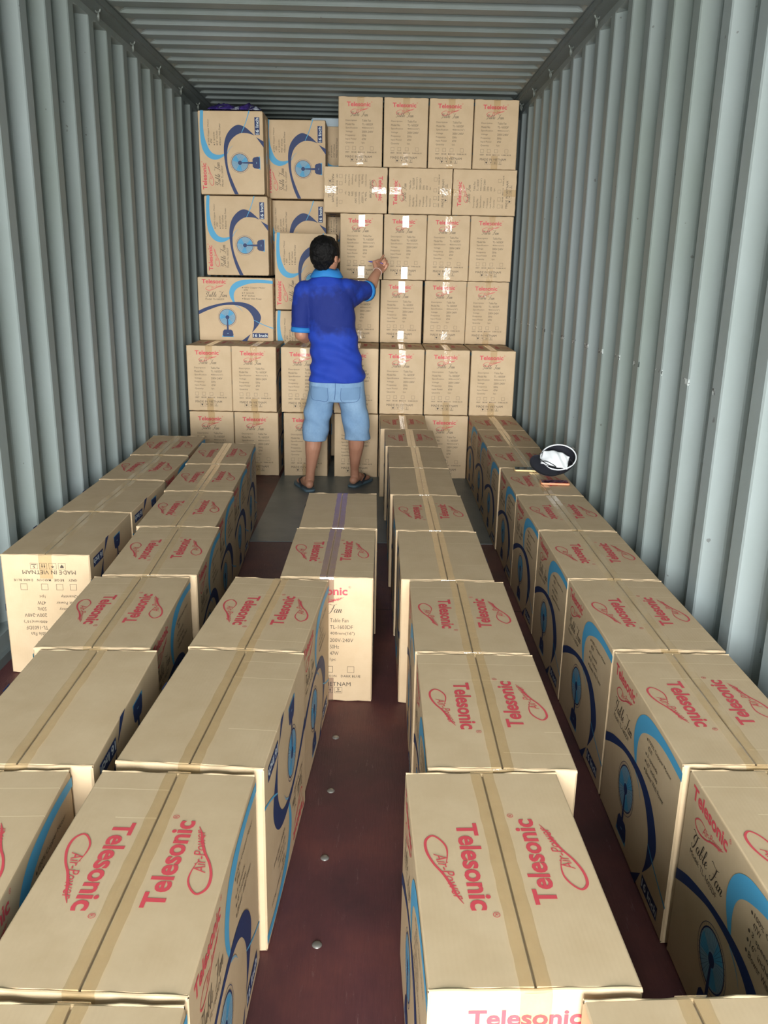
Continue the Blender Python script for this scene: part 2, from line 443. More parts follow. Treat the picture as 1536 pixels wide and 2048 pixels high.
w_, d_, h_ = .30, .53, .438
def side_print():
    """graphics of the long side, u 0..d, v 0..h"""
    P = []
    L = []
    for a in LOGO: L.append((M['red'], xf(a, .030, .395, .170)))
    for a in SCRIPT: L.append((M['ink'], xf(a, .055, .303, .150/SCW)))
    L.append((M['ink'], fit_text('Model: TL-1603DF', .052, .185, .282, .294, 0, 0, 2)))
    def U(x, y): return ((x-140)/1285*d_, (1150-y)/1085*h_)
    # light blue swoosh, upper part
    o = [U(*q) for q in ((1428,108),(1200,92),(960,98),(820,130),(725,200),(680,300),(690,390),(735,480))]
    i = [U(*q) for q in ((1428,160),(1210,148),(1040,162),(900,205),(810,255),(765,320),(755,400),(770,480))]
    L.append((M['sky'], between(o, i)))
    L.append((M['pale'], ribbon([U(770,530)+(.006,), U(850,580)+(.004,), U(900,640)+(.001,)])))
    # dark swoosh
    o = [U(*q) for q in ((142,640),(300,570),(520,510),(720,482),(900,485),(1050,530),(1160,620),(1215,730),(1185,840),(1130,920),(1060,1000))]
    i = [U(*q) for q in ((142,705),(300,630),(520,550),(700,530),(850,545),(960,590),(1040,670),(1085,760),(1090,850),(1080,930),(1055,1000))]
    L.append((M['navy'], between(o, i)))
    L.append((M['navy'], ([U(1030,1030), U(965,1155), U(870,1155)], [(0, 1, 2)])))
    L.append((M['sky'], ribbon([U(1090,785)+(.003,), U(1200,840)+(.005,), U(1310,885)+(.005,), U(1428,925)+(.007,)])))
    # fan
    cx, cy = U(635, 745); r = .066
    L.append((M['pale'], disc(cx, cy, .055)))
    for k in range(3):
        a0 = 2*pi*k/3+.5
        L.append((M['sky'], ([(cx, cy)]+[(cx+.052*cos(a0+t*.16), cy+.052*sin(a0+t*.16)) for t in range(6)], [tuple(range(7))])))
    L.append((M['navy'], circ(cx, cy, .057, .003))); L.append((M['navy'], circ(cx, cy, r, .0013)))
    for k in range(36):
        a = 2*pi*k/36; L.append((M['navy'], ribbon([(cx+.018*cos(a), cy+.018*sin(a), .0006), (cx+.064*cos(a), cy+.064*sin(a), .0006)], False, 1)))
    L.append((M['navy'], disc(cx, cy, .014)))
    L.append((M['navy'], ([(cx-.003, cy), (cx+.003, cy), (cx+.007, cy-.09), (cx-.007, cy-.09)], [(0, 3, 2, 1)])))
    bx, by = cx, U(0, 1080)[1]
    L.append((M['sky'], ([(bx-.042, by-.003), (bx+.042, by-.003), (bx+.038, by+.012), (bx-.038, by+.012)], [(0, 1, 2, 3)])))
    L.append((M['navy'], ([(bx-.032, by), (bx+.034, by), (bx+.040, by+.014), (bx+.034, by+.040), (bx+.024, by+.049), (bx-.024, by+.049), (bx-.034, by+.038), (bx-.038, by+.012)], [tuple(range(8))])))
    L.append((M['pale'], disc(bx, by+.022, .007, 12, .0018)))
    # badge
    a = U(1062, 1093); b = U(1332, 1010)
    L.append((M['navy'], rect(a[0], a[1], b[0], b[1])))
    L.append((M['white'], fit_text('16 Inch', a[0]+.004, b[0]-.004, a[1]+.006, b[1]-.006, .02)))
    # bullets
    for y, s, x1, dot in ((235, '100% Copper Motor', 1300, 1), (275, '47W', 1000, 0), (325, '3 speeds', 1105, 1), (370, '16" inches', 1120, 1), (422, 'Blower With Power', 1235, 1)):
        p0 = U(930, y+14); p1 = U(x1, y-17)
        L.append((M['ink'], fit_text(s, p0[0], p1[0], p0[1], p1[1], 0, 0, 2)))
        if dot: L.append((M['ink'], disc(*U(908, y), .0035, 10)))
    return L
def front_print():
    L = []
    X = lambda u: u*w_; Y = lambda v: v*h_
    for a in LOGO: L.append((M['red'], xf(a, X(.19), Y(.865), .160)))
    for a in SCRIPT: L.append((M['ink'], xf(a, X(.27), Y(.725), .118/SCW)))
    keys = ['Description', 'Model No', 'Specification', 'Voltage', 'Frequency', 'Input Power', 'Quantity']
    vals = ['Table Fan', 'TL-1603DF', '400mm(16")', '200V-240V', '50Hz', '47W', '1pc']
    kw = [.25, .20, .27, .155, .22, .25, .19]; vw = [.20, .25, .27, .255, .10, .095, .065]
    for i in range(7):
        y = .655-.0535*i
        L.append((M['ink'], fit_text(keys[i], X(.165), X(.165+kw[i]), Y(y-.008), Y(y+.022), -.002, 0, 2)))
        L.append((M['ink'], fit_text(vals[i], X(.535), X(.535+vw[i]), Y(y-.006), Y(y+.024), -.002, 0, 2)))
    for cx, s, wd in ((.205, 'GREY', .10), (.36, 'BEGIE', .11), (.53, 'MAROON', .155), (.765, 'DARK BLUE', .215)):
        L.append((M['ink'], frame_rect(X(cx)-.0115, Y(.238), X(cx)+.0115, Y(.238)+.0225, .0011)))
        L.append((M['ink'], fit_text(s, X(cx-wd/2), X(cx+wd/2), Y(.198), Y(.217), .008, 0, 1)))
    L.append((M['ink'], fit_text('MADE IN VIETNAM', X(.165), X(.765), Y(.125), Y(.158), .0, 0, 1)))
    for k, cx in enumerate((.315, .42, .525, .63)):
        x = X(cx); y0 = Y(.065)
        L.append((M['ink'], frame_rect(x-.0125, y0, x+.0125, y0+.022, .0008)))
        if k == 0: L.append((M['ink'], ([(x, y0+.005), (x+.006, y0+.013), (x+.006, y0+.018), (x-.006, y0+.018), (x-.006, y0+.013)], [tuple(range(5))])))
        if k == 1: L.append((M['ink'], ([(x-.006, y0+.012), (x+.006, y0+.012), (x, y0+.018)], [(0, 1, 2)]))); L.append((M['ink'], rect(x-.0005, y0+.005, x+.0005, y0+.012)))
        if k == 2:
            for q in (-.004, .004):
                L.append((M['ink'], rect(x+q-.0012, y0+.004, x+q+.0012, y0+.013))); L.append((M['ink'], ([(x+q-.003, y0+.012), (x+q+.003, y0+.012), (x+q, y0+.018)], [(0, 1, 2)])))
        if k == 3: L.append((M['ink'], fit_text('5', x-.004, x+.004, y0+.009, y0+.019, .01, 0, 1))); L.append((M['ink'], rect(x-.009, y0+.004, x+.009, y0+.0065)))
    return L
SIDE, FRONT = side_print(), front_print()
EPS = .0006
def put(pm, layer, fn):
    for k, (m, (v, f)) in enumerate(layer):
        e = EPS + .00006*k/ max(1, len(layer))*8
        vs = [fn(a, b, e) for a, b in v]
        # orient outward: flip faces whose winding is clockwise in (u,v)
        ff = []
        for q in f:
            A = sum(v[q[i]][0]*v[q[(i+1) % len(q)]][1]-v[q[(i+1) % len(q)]][0]*v[q[i]][1] for i in range(len(q)))
            ff.append(q if A >= 0 else tuple(reversed(q)))
        pm.add(vs, ff, m)
def carton_meshes():
    W, D, H = w_/2, d_/2, h_/2; c = .004
    b = PM()
    octo = [(-W+c,-D),(W-c,-D),(W,-D+c),(W,D-c),(W-c,D),(-W+c,D),(-W,D-c),(-W,-D+c)]
    z0, z1 = -H+.004, H-.004
    b.add([(x,y,z0) for x,y in octo]+[(x,y,z1) for x,y in octo], [(k,(k+1)%8,8+(k+1)%8,8+k) for k in range(8)], M['card'])
    for s in (1, -1):
        z = s*(H-.006); q = [(-W+.002,-D+.002,z),(W-.002,-D+.002,z),(W-.002,D-.002,z),(-W+.002,D-.002,z)]
        b.add(q, [(0,1,2,3) if s > 0 else (3,2,1,0)], M['card'])
    for sy in (1, -1):
        for szn in (1, -1):
            prof = [(D, H-.0045), (D-.0003, H-.002), (D-.002, H-.0002), (D-.0045, H+.0006), (D-.0068, H-.0002), (D-.0075, H-.0065)]
            nx = 14; vs = []; fs = []
            for i in range(nx+1):
                x = -W+.001+(2*W-.002)*i/nx; wv = .0016*sin(i*1.7+sy*2+szn)+.0012*sin(i*.6+1)
                for k, (y, z) in enumerate(prof):
                    vs.append((x, sy*(y+(0 if k == 0 else wv*.3)), szn*(z+(wv if 1 <= k <= 4 else 0)*.7)))
            m_ = len(prof)
            for i in range(nx):
                for k in range(m_-1):
                    q = (i*m_+k, (i+1)*m_+k, (i+1)*m_+k+1, i*m_+k+1)
                    fs.append(q if sy*szn < 0 else q[::-1])
            b.add(vs, fs, M['card'])
    put(b, FRONT, lambda u, v, e: (u-W, -D-e, v-H)); put(b, FRONT, lambda u, v, e: (W-u, D+e, v-H))
    put(b, SIDE, lambda u, v, e: (-W-e, D-u, v-H)); put(b, SIDE, lambda u, v, e: (W+e, -D+u, v-H))
    body = b.mesh('carton_body')
    def flap(sz, logo_):
        p = PM()
        prof = [(W, H-.0045), (W-.0006, H-.0015), (W-.003, H), (.0022, H+.0012), (.0018, H-.0022), (W-.004, H-.004)]
        ys = (-D+.007, D-.007); vs = [(-x, y, z) for y in ys for x, z in prof]; n = len(prof)
        fs = [(k, (k+1) % n, n+(k+1) % n, n+k) for k in range(n)]+[tuple(range(n))[::-1], tuple(n+k for k in range(n))]
        fs = [tuple(reversed(q)) for q in fs]
        p.add(vs, fs, M['flap'])
        if logo_:
            L = [(M['red'], xf(a, 0, 0, .215)) for a in LOGO]
            # along -y, letter tops towards the middle seam
            put(p, L, lambda u, v, e: ((-W+.080+v), (D-.163-u), H+.0012*((W-.080-v)/-W+1)*1+.0001+e))
        me = p.mesh('flap')
        if sz < 0:
            me.transform(Matrix.Rotation(pi, 4, 'Y'))
        bm = bmesh.new(); bm.from_mesh(me); bm.to_mesh(me); bm.free()
        return me
    tl = flap(1, True); tr = tl.copy(); tr.transform(Matrix.Rotation(pi, 4, 'Z'))
    bl = flap(-1, False); br = bl.copy(); br.transform(Matrix.Rotation(pi, 4, 'Z'))
    def tape(mat, ln=.085, szn=1, seed=0):
        p = PM(); hw = .0225; e = .0022; rnd = random.Random(seed)
        path = [(-D-.0011, H-ln), (-D-.0011, H-.006), (-D+.001, H+.0012), (-D+.006, H+.0026)]
        N = 22
        path += [(-D+.012+(2*D-.024)*i/N, H+e) for i in range(N+1)]
        path += [(D-.006, H+.0026), (D-.001, H+.0012), (D+.0011, H-.006), (D+.0011, H-ln)]
        vs = []; fs = []
        for i, (y, z) in enumerate(path):
            top = 4 <= i <= 4+N
            j = rnd.uniform(-.0012, .0012)
            for q, dz in ((-hw+j, 0), (-.004, 0), (0, -.0009 if top else 0), (.004, 0), (hw+j, 0)): vs.append((q, y, z+dz))
        for i in range(len(path)-1):
            for k in range(4): fs.append((i*5+k, i*5+k+1, (i+1)*5+k+1, (i+1)*5+k))
        p.add(vs, fs, mat); me = p.mesh('tape')
        if szn < 0: me.transform(Matrix.Rotation(pi, 4, 'Y'))
        return me
    return dict(body=body, tl=tl, tr=tr, bl=bl, br=br, tape=tape(M['tape']), tape2=tape(M['tape'], .105, 1, 3), tapeb=tape(M['tape'], .085, -1, 5),
                taped=tape(M['tape_dark'], .085, 1, 6), tapebd=tape(M['tape_dark'], .085, -1, 8))
CM = carton_meshes()
def carton(mw, label, group, dark=False, n=[0]):
    n[0] += 1
    r = empty('carton', mw); tag(r, label, 'cardboard box', group)
    for nm, k in (('body', 'body'), ('top_flap', 'tl'), ('top_flap', 'tr'), ('bottom_flap', 'bl'), ('bottom_flap', 'br'),
                  ('packing_tape', 'taped' if dark else ('tape2' if n[0] % 3 == 0 else 'tape')), ('packing_tape', 'tapebd' if dark else 'tapeb')):
        c_ = bpy.data.objects.new(nm, CM[k]); COL.objects.link(c_); c_.parent = r
    return r
def at_nl(x, y, a, z=.0028, flip=False, turn=False):
    """carton standing upright: near-left bottom corner, angle"""
    a = radians(a); R = Matrix.Rotation(a, 4, 'Z')
    c = Vector((x, y, z)) + R.to_3x3()@Vector((w_/2, d_/2, h_/2))
    m = Matrix.Translation(c)@R
    if turn: m = m@Matrix.Rotation(pi, 4, 'Z')
    if flip: m = m@Matrix.Rotation(pi, 4, 'Y')
    return m
NUM = ['nearest', 'second', 'third', 'fourth', 'fifth', 'sixth', 'seventh', 'eighth', 'ninth', 'tenth']
def row(name, group, items, dark=False):
    """items from the camera backwards: x, y, angle, flip, turn, note"""
    for i, (x, y, a, fl, tu) in enumerate(items):
        where = 'nearest of its row' if i == 0 else ('last of its row' if i == len(items)-1 else NUM[i]+' from the camera')
        top = 'plain-topped' if fl else 'red-lettered'
        o = carton(at_nl(x, y, a, .0028, fl, tu), '%s fan carton in %s, %s' % (top, name, where), group, dark)
row('the short floor row beside the left wall', 'cartons in the floor row along the left wall', [
    (-1.266, 2.728, .9, 1, 0), (-1.271, 3.268, -.7, 1, 0), (-1.272, 3.806, -.1, 0, 0), (-1.280, 4.345, 1.5, 0, 0)])
row('the long floor row left of centre', 'cartons in the second floor row from the left', [
    (-.862, .916, 2.6, 0, 0), (-.846, 1.466, .5, 1, 0), (-.872, 2.003, 1.2, 0, 0), (-.864, 2.544, 2.4, 0, 0), (-.902, 3.078, 1.8, 0, 0), (-.927, 3.616, 1.6, 0, 0), (-.950, 4.155, 2.5, 0, 0)])
row('the aisle-side row left of the bare floor', 'cartons in the third floor row from the left', [
    (-.546, .385, -.5, 0, 0), (-.540, .930, -1.9, 0, 0), (-.508, 1.487, -3.9, 1, 0), (-.478, 2.022, -4.2, 0, 0)])
row('the middle pair with violet-grey tape', 'pair of cartons in the middle of the floor', [
    (-.297, 2.556, -.6, 0, 0), (-.285, 3.094, .3, 1, 0)], True)
row('the centre-right floor row', 'cartons in the centre-right floor row', [
    (.318, .398, 2.3, 0, 0), (.086, .934, 1.6, 0, 0), (.116, 1.476, -.2, 0, 0), (.114, 2.012, -.5, 0, 0), (.092, 2.546, 0, 1, 0), (.086, 3.081, .3, 0, 0), (.072, 3.617, -.2, 1, 0), (.073, 4.152, 0, 1, 0), (.060, 4.6865, 0, 0, 0), (.033, 5.221, 0, 0, 0)][:10])
row('the floor row along the right wall', 'cartons in the floor row along the right wall', [
    (.645, .958, 0, 0, 0), (.636, 1.500, -.3, 0, 0), (.639, 2.042, .2, 0, 0), (.636, 2.580, -.4, 0, 0), (.639, 3.116, .2, 0, 0), (.637, 3.654, -.5, 0, 0), (.636, 4.190, -.2, 0, 0), (.642, 4.724, -.3, 0, 0), (.645, 5.256, -.1, 0, 0)])

CO = ['at the left wall', 'second from left', 'third from left', 'fourth from left', 'third from right', 'second from right', 'at the right wall']
def front_row(lev, x, y, z, ci, rown, mw=None):
    carton(mw or at_nl(x, y, random.uniform(-.12, .12), z+.0028), 'fan carton, %s row of the back stack, %s' % (rown, ci), 'cartons stacked across the back')
H1 = h_+.0054
for i, x in enumerate((-1.271, -.966, -.628, -.280, .028, .338, .648)): front_row(0, x, 5.792 if i == 6 else 5.756, 0, CO[i], 'bottom')
for i, x in enumerate((-1.279, -.977, -.643, -.285, .026, .333, .643)): front_row(1, x, 5.776, H1, CO[i], 'second')
RC = ['behind the man', 'third from right', 'second from right', 'at the right wall']
for i, x in enumerate((-.284, .024, .340, .643)): front_row(2, x, 6.262, 2*H1, RC[i], 'third')
for i, x in enumerate((-.268, .040, .344, .648)): front_row(3, x, 6.258, 3*H1, RC[i] if i else 'right of the pointing man\'s head', 'fourth')
for i, x in enumerate((-.284, .026, .334, .641)): front_row(5, x, 6.262, 4*H1+w_+.004, ['leftmost of four', 'third from right', 'second from right', 'at the right wall'][i], 'topmost')
# cartons lying on their side in the fifth row
def lying(xl, y, z, sgn):
    c = Vector((xl+h_/2, y+d_/2, z+w_/2)); return Matrix.Translation(c)@Matrix.Rotation(sgn*pi/2, 4, 'Y')
for x, s, lb in ((-.382, 1, 'leftmost of three'), (.068, -1, 'middle of three'), (.514, -1, 'at the right wall')):
    front_row(4, 0, 0, 0, lb, 'sideways fifth', lying(x, 6.258, 4*H1+.0028, s))
# upright and end-standing cartons showing the fan picture on the left
def side_up(xl, y, z): return Matrix.Translation((xl+d_/2, y+w_/2, z+h_/2))@Matrix.Rotation(pi/2, 4, 'Z')
def side_rot(xl, y, z, tilt=0): return Matrix.Translation((xl+h_/2, y+w_/2, z+d_/2))@Matrix.Rotation(radians(tilt)-pi/2, 4, 'Y')@Matrix.Rotation(pi/2, 4, 'Z')
gp = 'cartons with the fan picture facing out'
carton(side_up(-1.272, 6.20, 2*H1), 'upright carton showing a blue fan picture, lowest against the left wall', gp)
carton(side_rot(-1.212, 6.25, 3*H1+.01, -.3), 'end-standing fan-picture carton, middle of the column at the left wall', gp)
carton(side_rot(-1.230, 6.23, 3*H1+.01+.538, -.6), 'end-standing fan-picture carton under the purple plastic, topmost at the left wall', gp)
carton(side_rot(-.738, 6.31, .030), 'end-standing carton on the floor behind the two lower rows', gp)
carton(side_rot(-.738, 6.31, .568), 'end-standing fan-picture carton at the man\'s left elbow, light blue stripe', gp)
carton(side_rot(-.736, 6.31, 1.106, .1), 'end-standing fan-picture carton directly behind the man\'s head', gp)
carton(side_rot(-.828, 6.62, 1.345), 'fan-picture carton peeking out above the one behind the man\'s head', gp)
carton(side_rot(-.828, 6.58, 1.885, -.4), 'end-standing fan-picture carton, topmost of the second column from the left', gp)
gb = 'shaded cartons in the gap of the back stack'
carton(side_rot(-.470, 6.93, 1.36), 'shaded carton deep in the gap below the sideways box', gb)
carton(side_rot(-.470, 6.93, 1.90), 'shaded carton deep in the gap left of the topmost row', gb)

# ------------------------------------------------------------------ purple plastic on the left stack
def plastic():
    nx, ny = 46, 26; p = PM(); vs = []; fs = []
    for j in range(ny):
        for i in range(nx):
            u, v = i/(nx-1), j/(ny-1)
            q = noise.noise(Vector((u*6, v*4, 3.1))); q2 = noise.noise(Vector((u*17, v*11, 8.2)))
            env = max(0, min(1, min(u, 1-u)*7))*max(0, min(1, min(v, 1-v)*6))
            z = .004+(.030+.030*q+.016*abs(q2))*env**.6
            vs.append((-1.17+.36*u+.012*q2, 6.24+.24*v+.014*q, 2.4155+z))
    for j in range(ny-1):
        for i in range(nx-1): fs.append((j*nx+i, j*nx+i+1, (j+1)*nx+i+1, (j+1)*nx+i))
    t = NT('purple_plastic'); n = t.noise(t.obj(), 14, 3)
    t.l(t.ramp(n, [(.42, srgb(40, 30, 92)), (.52, srgb(66, 48, 128)), (.60, srgb(36, 32, 70)), (.66, srgb(150, 160, 176))]), t.p.inputs['Base Color'])
    t.setp(Roughness=.25)
    p.add(vs, fs, t.m); o = link('plastic_sheet', p.mesh('plastic', True)); m = o.modifiers.new('t', 'SOLIDIFY'); m.thickness = .0015
    tag(o, 'crumpled purple plastic bag lying on the topmost carton at the left wall', 'plastic bag')
plastic()
p = PM(); p.box((-.52, 6.95, 2.434), (-.20, 7.2, 2.49), flat('pale_foam', srgb(178, 196, 208), .7))
me = p.mesh('foam'); bm = bmesh.new(); bm.from_mesh(me); bmesh.ops.bevel(bm, geom=bm.edges, offset=.008, segments=2, affect='EDGES'); bm.to_mesh(me); bm.free()
tag(link('foam_pad', me), 'pale blue-white pad on the shaded carton deep in the gap', 'foam pad')

# ------------------------------------------------------------------ voxel-joined soft forms
def soft(name, build, mats, voxel, smooth_it=3, parent=None, post=None):
    bm = bmesh.new(); build(bm); me = bpy.data.meshes.new(name); bm.to_mesh(me); bm.free()
    o = bpy.data.objects.new(name, me); COL.objects.link(o)
    m = o.modifiers.new('r', 'REMESH'); m.mode = 'VOXEL'; m.voxel_size = voxel
    s = o.modifiers.new('s', 'SMOOTH'); s.factor = .5; s.iterations = smooth_it
    dg = bpy.context.evaluated_depsgraph_get(); ev = bpy.data.meshes.new_from_object(o.evaluated_get(dg))
    bpy.data.objects.remove(o); bpy.data.meshes.remove(me)
    for q in mats: ev.materials.append(q)
    if post:
        for v in ev.vertices: v.co = post(v.co)
    ev.polygons.foreach_set('use_smooth', [True]*len(ev.polygons)); ev.name = name
    o = bpy.data.objects.new(name, ev); COL.objects.link(o)
    if parent: o.parent = parent
    return o
def ball(bm, c, r, s=(1, 1, 1), R=None, seg=16):
    m = Matrix.Translation(c)@(R.to_4x4() if R else Matrix.Identity(4))@Matrix.Diagonal((s[0]*r, s[1]*r, s[2]*r, 1))
    bmesh.ops.create_uvsphere(bm, u_segments=seg, v_segments=seg//2+2, radius=1, matrix=m)
def limb(bm, pts, seg=14):
    """chain of (point, radius): spheres joined by frusta"""
    pts = [(Vector(p), r) for p, r in pts]
    for p, r in pts: ball(bm, p, r, seg=seg)
    for (a, ra), (b, rb) in zip(pts, pts[1:]):
        d = b-a; L = d.length
        if L < 1e-5: continue
        m = Matrix.Translation((a+b)/2)@d.to_track_quat('Z', 'Y').to_matrix().to_4x4()
        bmesh.ops.create_cone(bm, cap_ends=True, segments=seg, radius1=ra, radius2=rb, depth=L, matrix=m)
def loft(bm, rings, n=28):
    """rings: (cx, cy, z, rx, ry) closed body"""
    rr = []
    for cx, cy, z, rx, ry in rings:
        e = .86
        L = []
        for k in range(n):
            a = 2*pi*k/n; c, s = cos(a), sin(a)
            L.append(bm.verts.new((cx+rx*math.copysign(abs(c)**e, c), cy+ry*math.copysign(abs(s)**e, s), z)))
        rr.append(L)
    for A, B in zip(rr, rr[1:]):
        for k in range(n): bm.faces.new((A[k], A[(k+1) % n], B[(k+1) % n], B[k]))
    up = rings[-1][2] > rings[0][2]
    bm.faces.new(rr[0][::-1]); bm.faces.new(rr[-1])

# ------------------------------------------------------------------ the man
skin = NT('tanned_skin'); n_ = skin.noise(skin.obj(), 8, 3)
skin.l(skin.ramp(n_, [(.3, srgb(172, 122, 98)), (.7, srgb(192, 142, 116))]), skin.p.inputs['Base Color']); skin.setp(Roughness=.5)
skin.p.inputs['Subsurface Weight'].default_value = .05
V = Vector
man = empty('person', Matrix.Translation((-.28, 5.40, 0)))
tag(man, 'man in royal blue polo and denim shorts, back turned, pointing at the stacked cartons', 'person')
MI = man.matrix_world.inverted()
def adopt(o): o.parent = man; o.matrix_parent_inverse = MI; return o

HD = V((-.312, 5.335, 1.468)); HYAW = -radians(27)
HR = Matrix.Rotation(HYAW, 3, 'Z')
def hp(x, y, z): return HD+HR@V((x, y, z))          # head frame: +y = face direction
FOOT = {'L': (V((-.424, 5.345, .0)), V((-.34, .94, 0)).normalized()), 'R': (V((-.134, 5.480, .0)), V((.40, .915, 0)).normalized())}
def hand(bm, wrist, f, s, curls, thumb, size=1.0):
    """f: finger direction, s: towards the index side, curls in degrees per finger (index..little)"""
    f = f.normalized(); s = (s-f*s.dot(f)).normalized(); nrm = f.cross(s)   # nrm: palm side or back
    limb(bm, [(wrist-f*.02, .026*size), (wrist+f*.012*size, .024*size)])
    for k in range(4):
        off = s*(.0285-.019*k)*size; base = wrist+f*(.086-.004*abs(k-1))*size+off
        limb(bm, [(wrist+f*.018*size+off*.6, .0155*size), (wrist+f*.05*size+off*.85, .0145*size), (base, .0108*size)], 10)
        ln = (.043, .047, .044, .034)[k]*size; ax = s; ang = 0; p = base; rr = .0094*size; chain = [(p, rr)]
        for j, q in enumerate((1, .62, .5)):
            ang += radians(curls[k]*(1, 1.05, .7)[j]); dr = Matrix.Rotation(ang*thumb['sgn'], 3, ax)@f
            p = p+dr*ln*q; rr *= .93; chain.append((p, rr))
        limb(bm, chain, 10)
    tb = wrist+f*.022*size+s*.026*size
    t1 = tb+(f*.6+s*thumb['out'])*.036*size+nrm*thumb['sgn']*-.008
    t2 = t1+(f*.9+s*thumb['in'])*.028*size+nrm*thumb['sgn']*-.006; t3 = t2+(f*.95-s*.25)*.022*size
    limb(bm, [(tb, .016*size), (t1, .0125*size), (t2, .0108*size), (t3, .0092*size)], 10)
RW = V((.002, 5.70, 1.388)); RF = V((.062, .160, .088)); RS = V((-.72, .12, .55))
LW = V((-.395, 5.50, 1.03)); LF = V((.6, .75, .28)); LS = V((-.3, .2, .9))
def body(bm):
    # trunk (mostly under the shirt)
    loft(bm, [(-.26, 5.385, .62, .13, .09), (-.255, 5.38, .74, .155, .10), (-.262, 5.365, .90, .135, .09), (-.285, 5.35, 1.08, .142, .092), (-.31, 5.345, 1.22, .138, .080), (-.315, 5.345, 1.29, .105, .06), (-.308, 5.345, 1.345, .07, .055)])
    limb(bm, [((-.308, 5.345, 1.33), .055), ((-.31, 5.345, 1.385), .052), (tuple(hp(0, -.012, -.05)), .050)])
    # head
    ball(bm, hp(0, -.012, .022), .098, (.76, .94, .86), HR, 24); ball(bm, hp(0, .012, -.022), .082, (.80, .86, .98), HR, 24)
    ball(bm, hp(0, .040, -.068), .040, (1.0, .8, .75), HR)
    limb(bm, [(hp(0, .085, .012), .010), (hp(0, .100, -.016), .013), (hp(0, .092, -.024), .014)], 10)
    for q in (-1, 1):
        ball(bm, hp(q*.013, .089, -.025), .010, (1, 1, .8), HR, 10)
        ball(bm, hp(q*.032, .070, .026), .020, (1.2, .7, .45), HR, 12); ball(bm, hp(q*.040, .060, -.018), .022, (1, .8, .9), HR, 12)
        ball(bm, hp(q*.074, -.010, -.008), .030, (.28, .62, 1.05), HR, 14); ball(bm, hp(q*.078, -.020, .006), .020, (.35, .7, .9), HR, 12)
        ball(bm, hp(q*.022, .080, -.050), .008, (1.6, .8, .7), HR, 10)
    ball(bm, hp(0, .084, -.046), .013, (1.5, .7, .42), HR, 12); ball(bm, hp(0, .082, -.056), .013, (1.35, .7, .45), HR, 12)
    # right arm, pointing
    limb(bm, [((-.195, 5.36, 1.270), .045), ((-.125, 5.45, 1.262), .042), ((-.066, 5.535, 1.262), .041), ((-.040, 5.60, 1.305), .041), ((-.015, 5.66, 1.360), .030), (tuple(RW), .025)])
    hand(bm, RW, RF, RS, (4, 78, 84, 88), dict(sgn=-1, out=.75, **{'in': -.45}))
    # left arm, bent in front of the body
    limb(bm, [((-.445, 5.335, 1.245), .042), ((-.466, 5.325, 1.12), .038), ((-.468, 5.325, 1.005), .040), ((-.450, 5.38, .985), .040), ((-.425, 5.44, 1.005), .033), (tuple(LW), .025)])
    hand(bm, LW, LF, LS, (45, 50, 55, 58), dict(sgn=1, out=.7, **{'in': -.2}), .98)
    # legs
    limb(bm, [((-.335, 5.385, .66), .085), ((-.375, 5.375, .50), .070), ((-.388, 5.365, .40), .057), ((-.392, 5.355, .345), .0565), ((-.397, 5.350, .29), .052), ((-.405, 5.352, .21), .039), ((-.416, 5.356, .125), .0295), ((-.420, 5.365, .07), .031)])
    limb(bm, [((-.185, 5.39, .66), .085), ((-.140, 5.40, .50), .070), ((-.122, 5.415, .40), .057), ((-.120, 5.420, .345), .0545), ((-.121, 5.428, .29), .051), ((-.127, 5.450, .21), .039), ((-.132, 5.476, .125), .0275), ((-.130, 5.492, .07), .030)])
    for k, (c, d) in FOOT.items():
        q = V((-d.y, d.x, 0)); z = V((0, 0, 1))
        limb(bm, [(c-d*.012+z*.048, .0275), (c+d*.06+z*.058, .030), (c+d*.11+z*.045, .027)])
        limb(bm, [(c+z*.046-d*.01, .026), (c+d*.09+q*.012+z*.040, .020), (c+d*.165+q*.022+z*.034, .017)]); limb(bm, [(c+d*.09-q*.014+z*.040, .020), (c+d*.155-q*.026+z*.034, .017)])
        s = 1 if k == 'R' else -1                       # big toe inner side
        for t in range(5):
            o_ = q*s*(.030-.0145*t); L = (.215, .212, .203, .193, .180)[t]
            limb(bm, [(c+d*.150+o_+z*.034, .013 if t else .014), (c+d*L+o_+z*.031, .0088 if t else .012)], 10)
bo = adopt(soft('body', body, [skin.m], .0042, 3))
# eyes
for q in (-1, 1):
    bm = bmesh.new(); ball(bm, hp(q*.031, .074, .008), .0125, seg=16); me = bpy.data.meshes.new('eye'); bm.to_mesh(me); bm.free()
    me.materials.append(flat('eye_white', srgb(226, 222, 214), .3)); me.materials.append(flat('eye_iris', srgb(38, 24, 18), .2))
    for pg in me.polygons:
        if (HR.transposed()@(pg.center-hp(q*.031, .074, .008))).y > .0105: pg.material_index = 1
    adopt(link('eye', me, smooth=True))
# hair
hairm = NT('black_hair'); hn = hairm.noise(hairm.obj(), 60, 5, .7, (1, 1, .4))
hairm.l(hairm.ramp(hn, [(.35, srgb(4, 4, 5)), (.7, srgb(14, 13, 14))]), hairm.p.inputs['Base Color']); hairm.setp(Roughness=.55); hairm.p.inputs['Specular IOR Level'].default_value = .25; hairm.bump(hn, .8, .012)
def hair(bm):
    ball(bm, hp(0, -.022, .034), .106, (.83, .93, .83), HR, 28); ball(bm, hp(0, -.045, .010), .085, (.96, .80, 1.0), HR, 24)
    ball(bm, hp(0, -.050, -.040), .058, (1.0, .72, .8), HR, 20)
    ball(bm, hp(-.02, .030, .075), .055, (1.1, 1.0, .6), HR, 18)
    for q in (-1, 1): ball(bm, hp(q*.070, .016, .012), .020, (.5, .6, 1.6), HR, 12)
def hpost(c):
    q = noise.noise(c*38)*.0055+noise.noise(c*95)*.0022; d = (c-HD).normalized(); return c+d*q
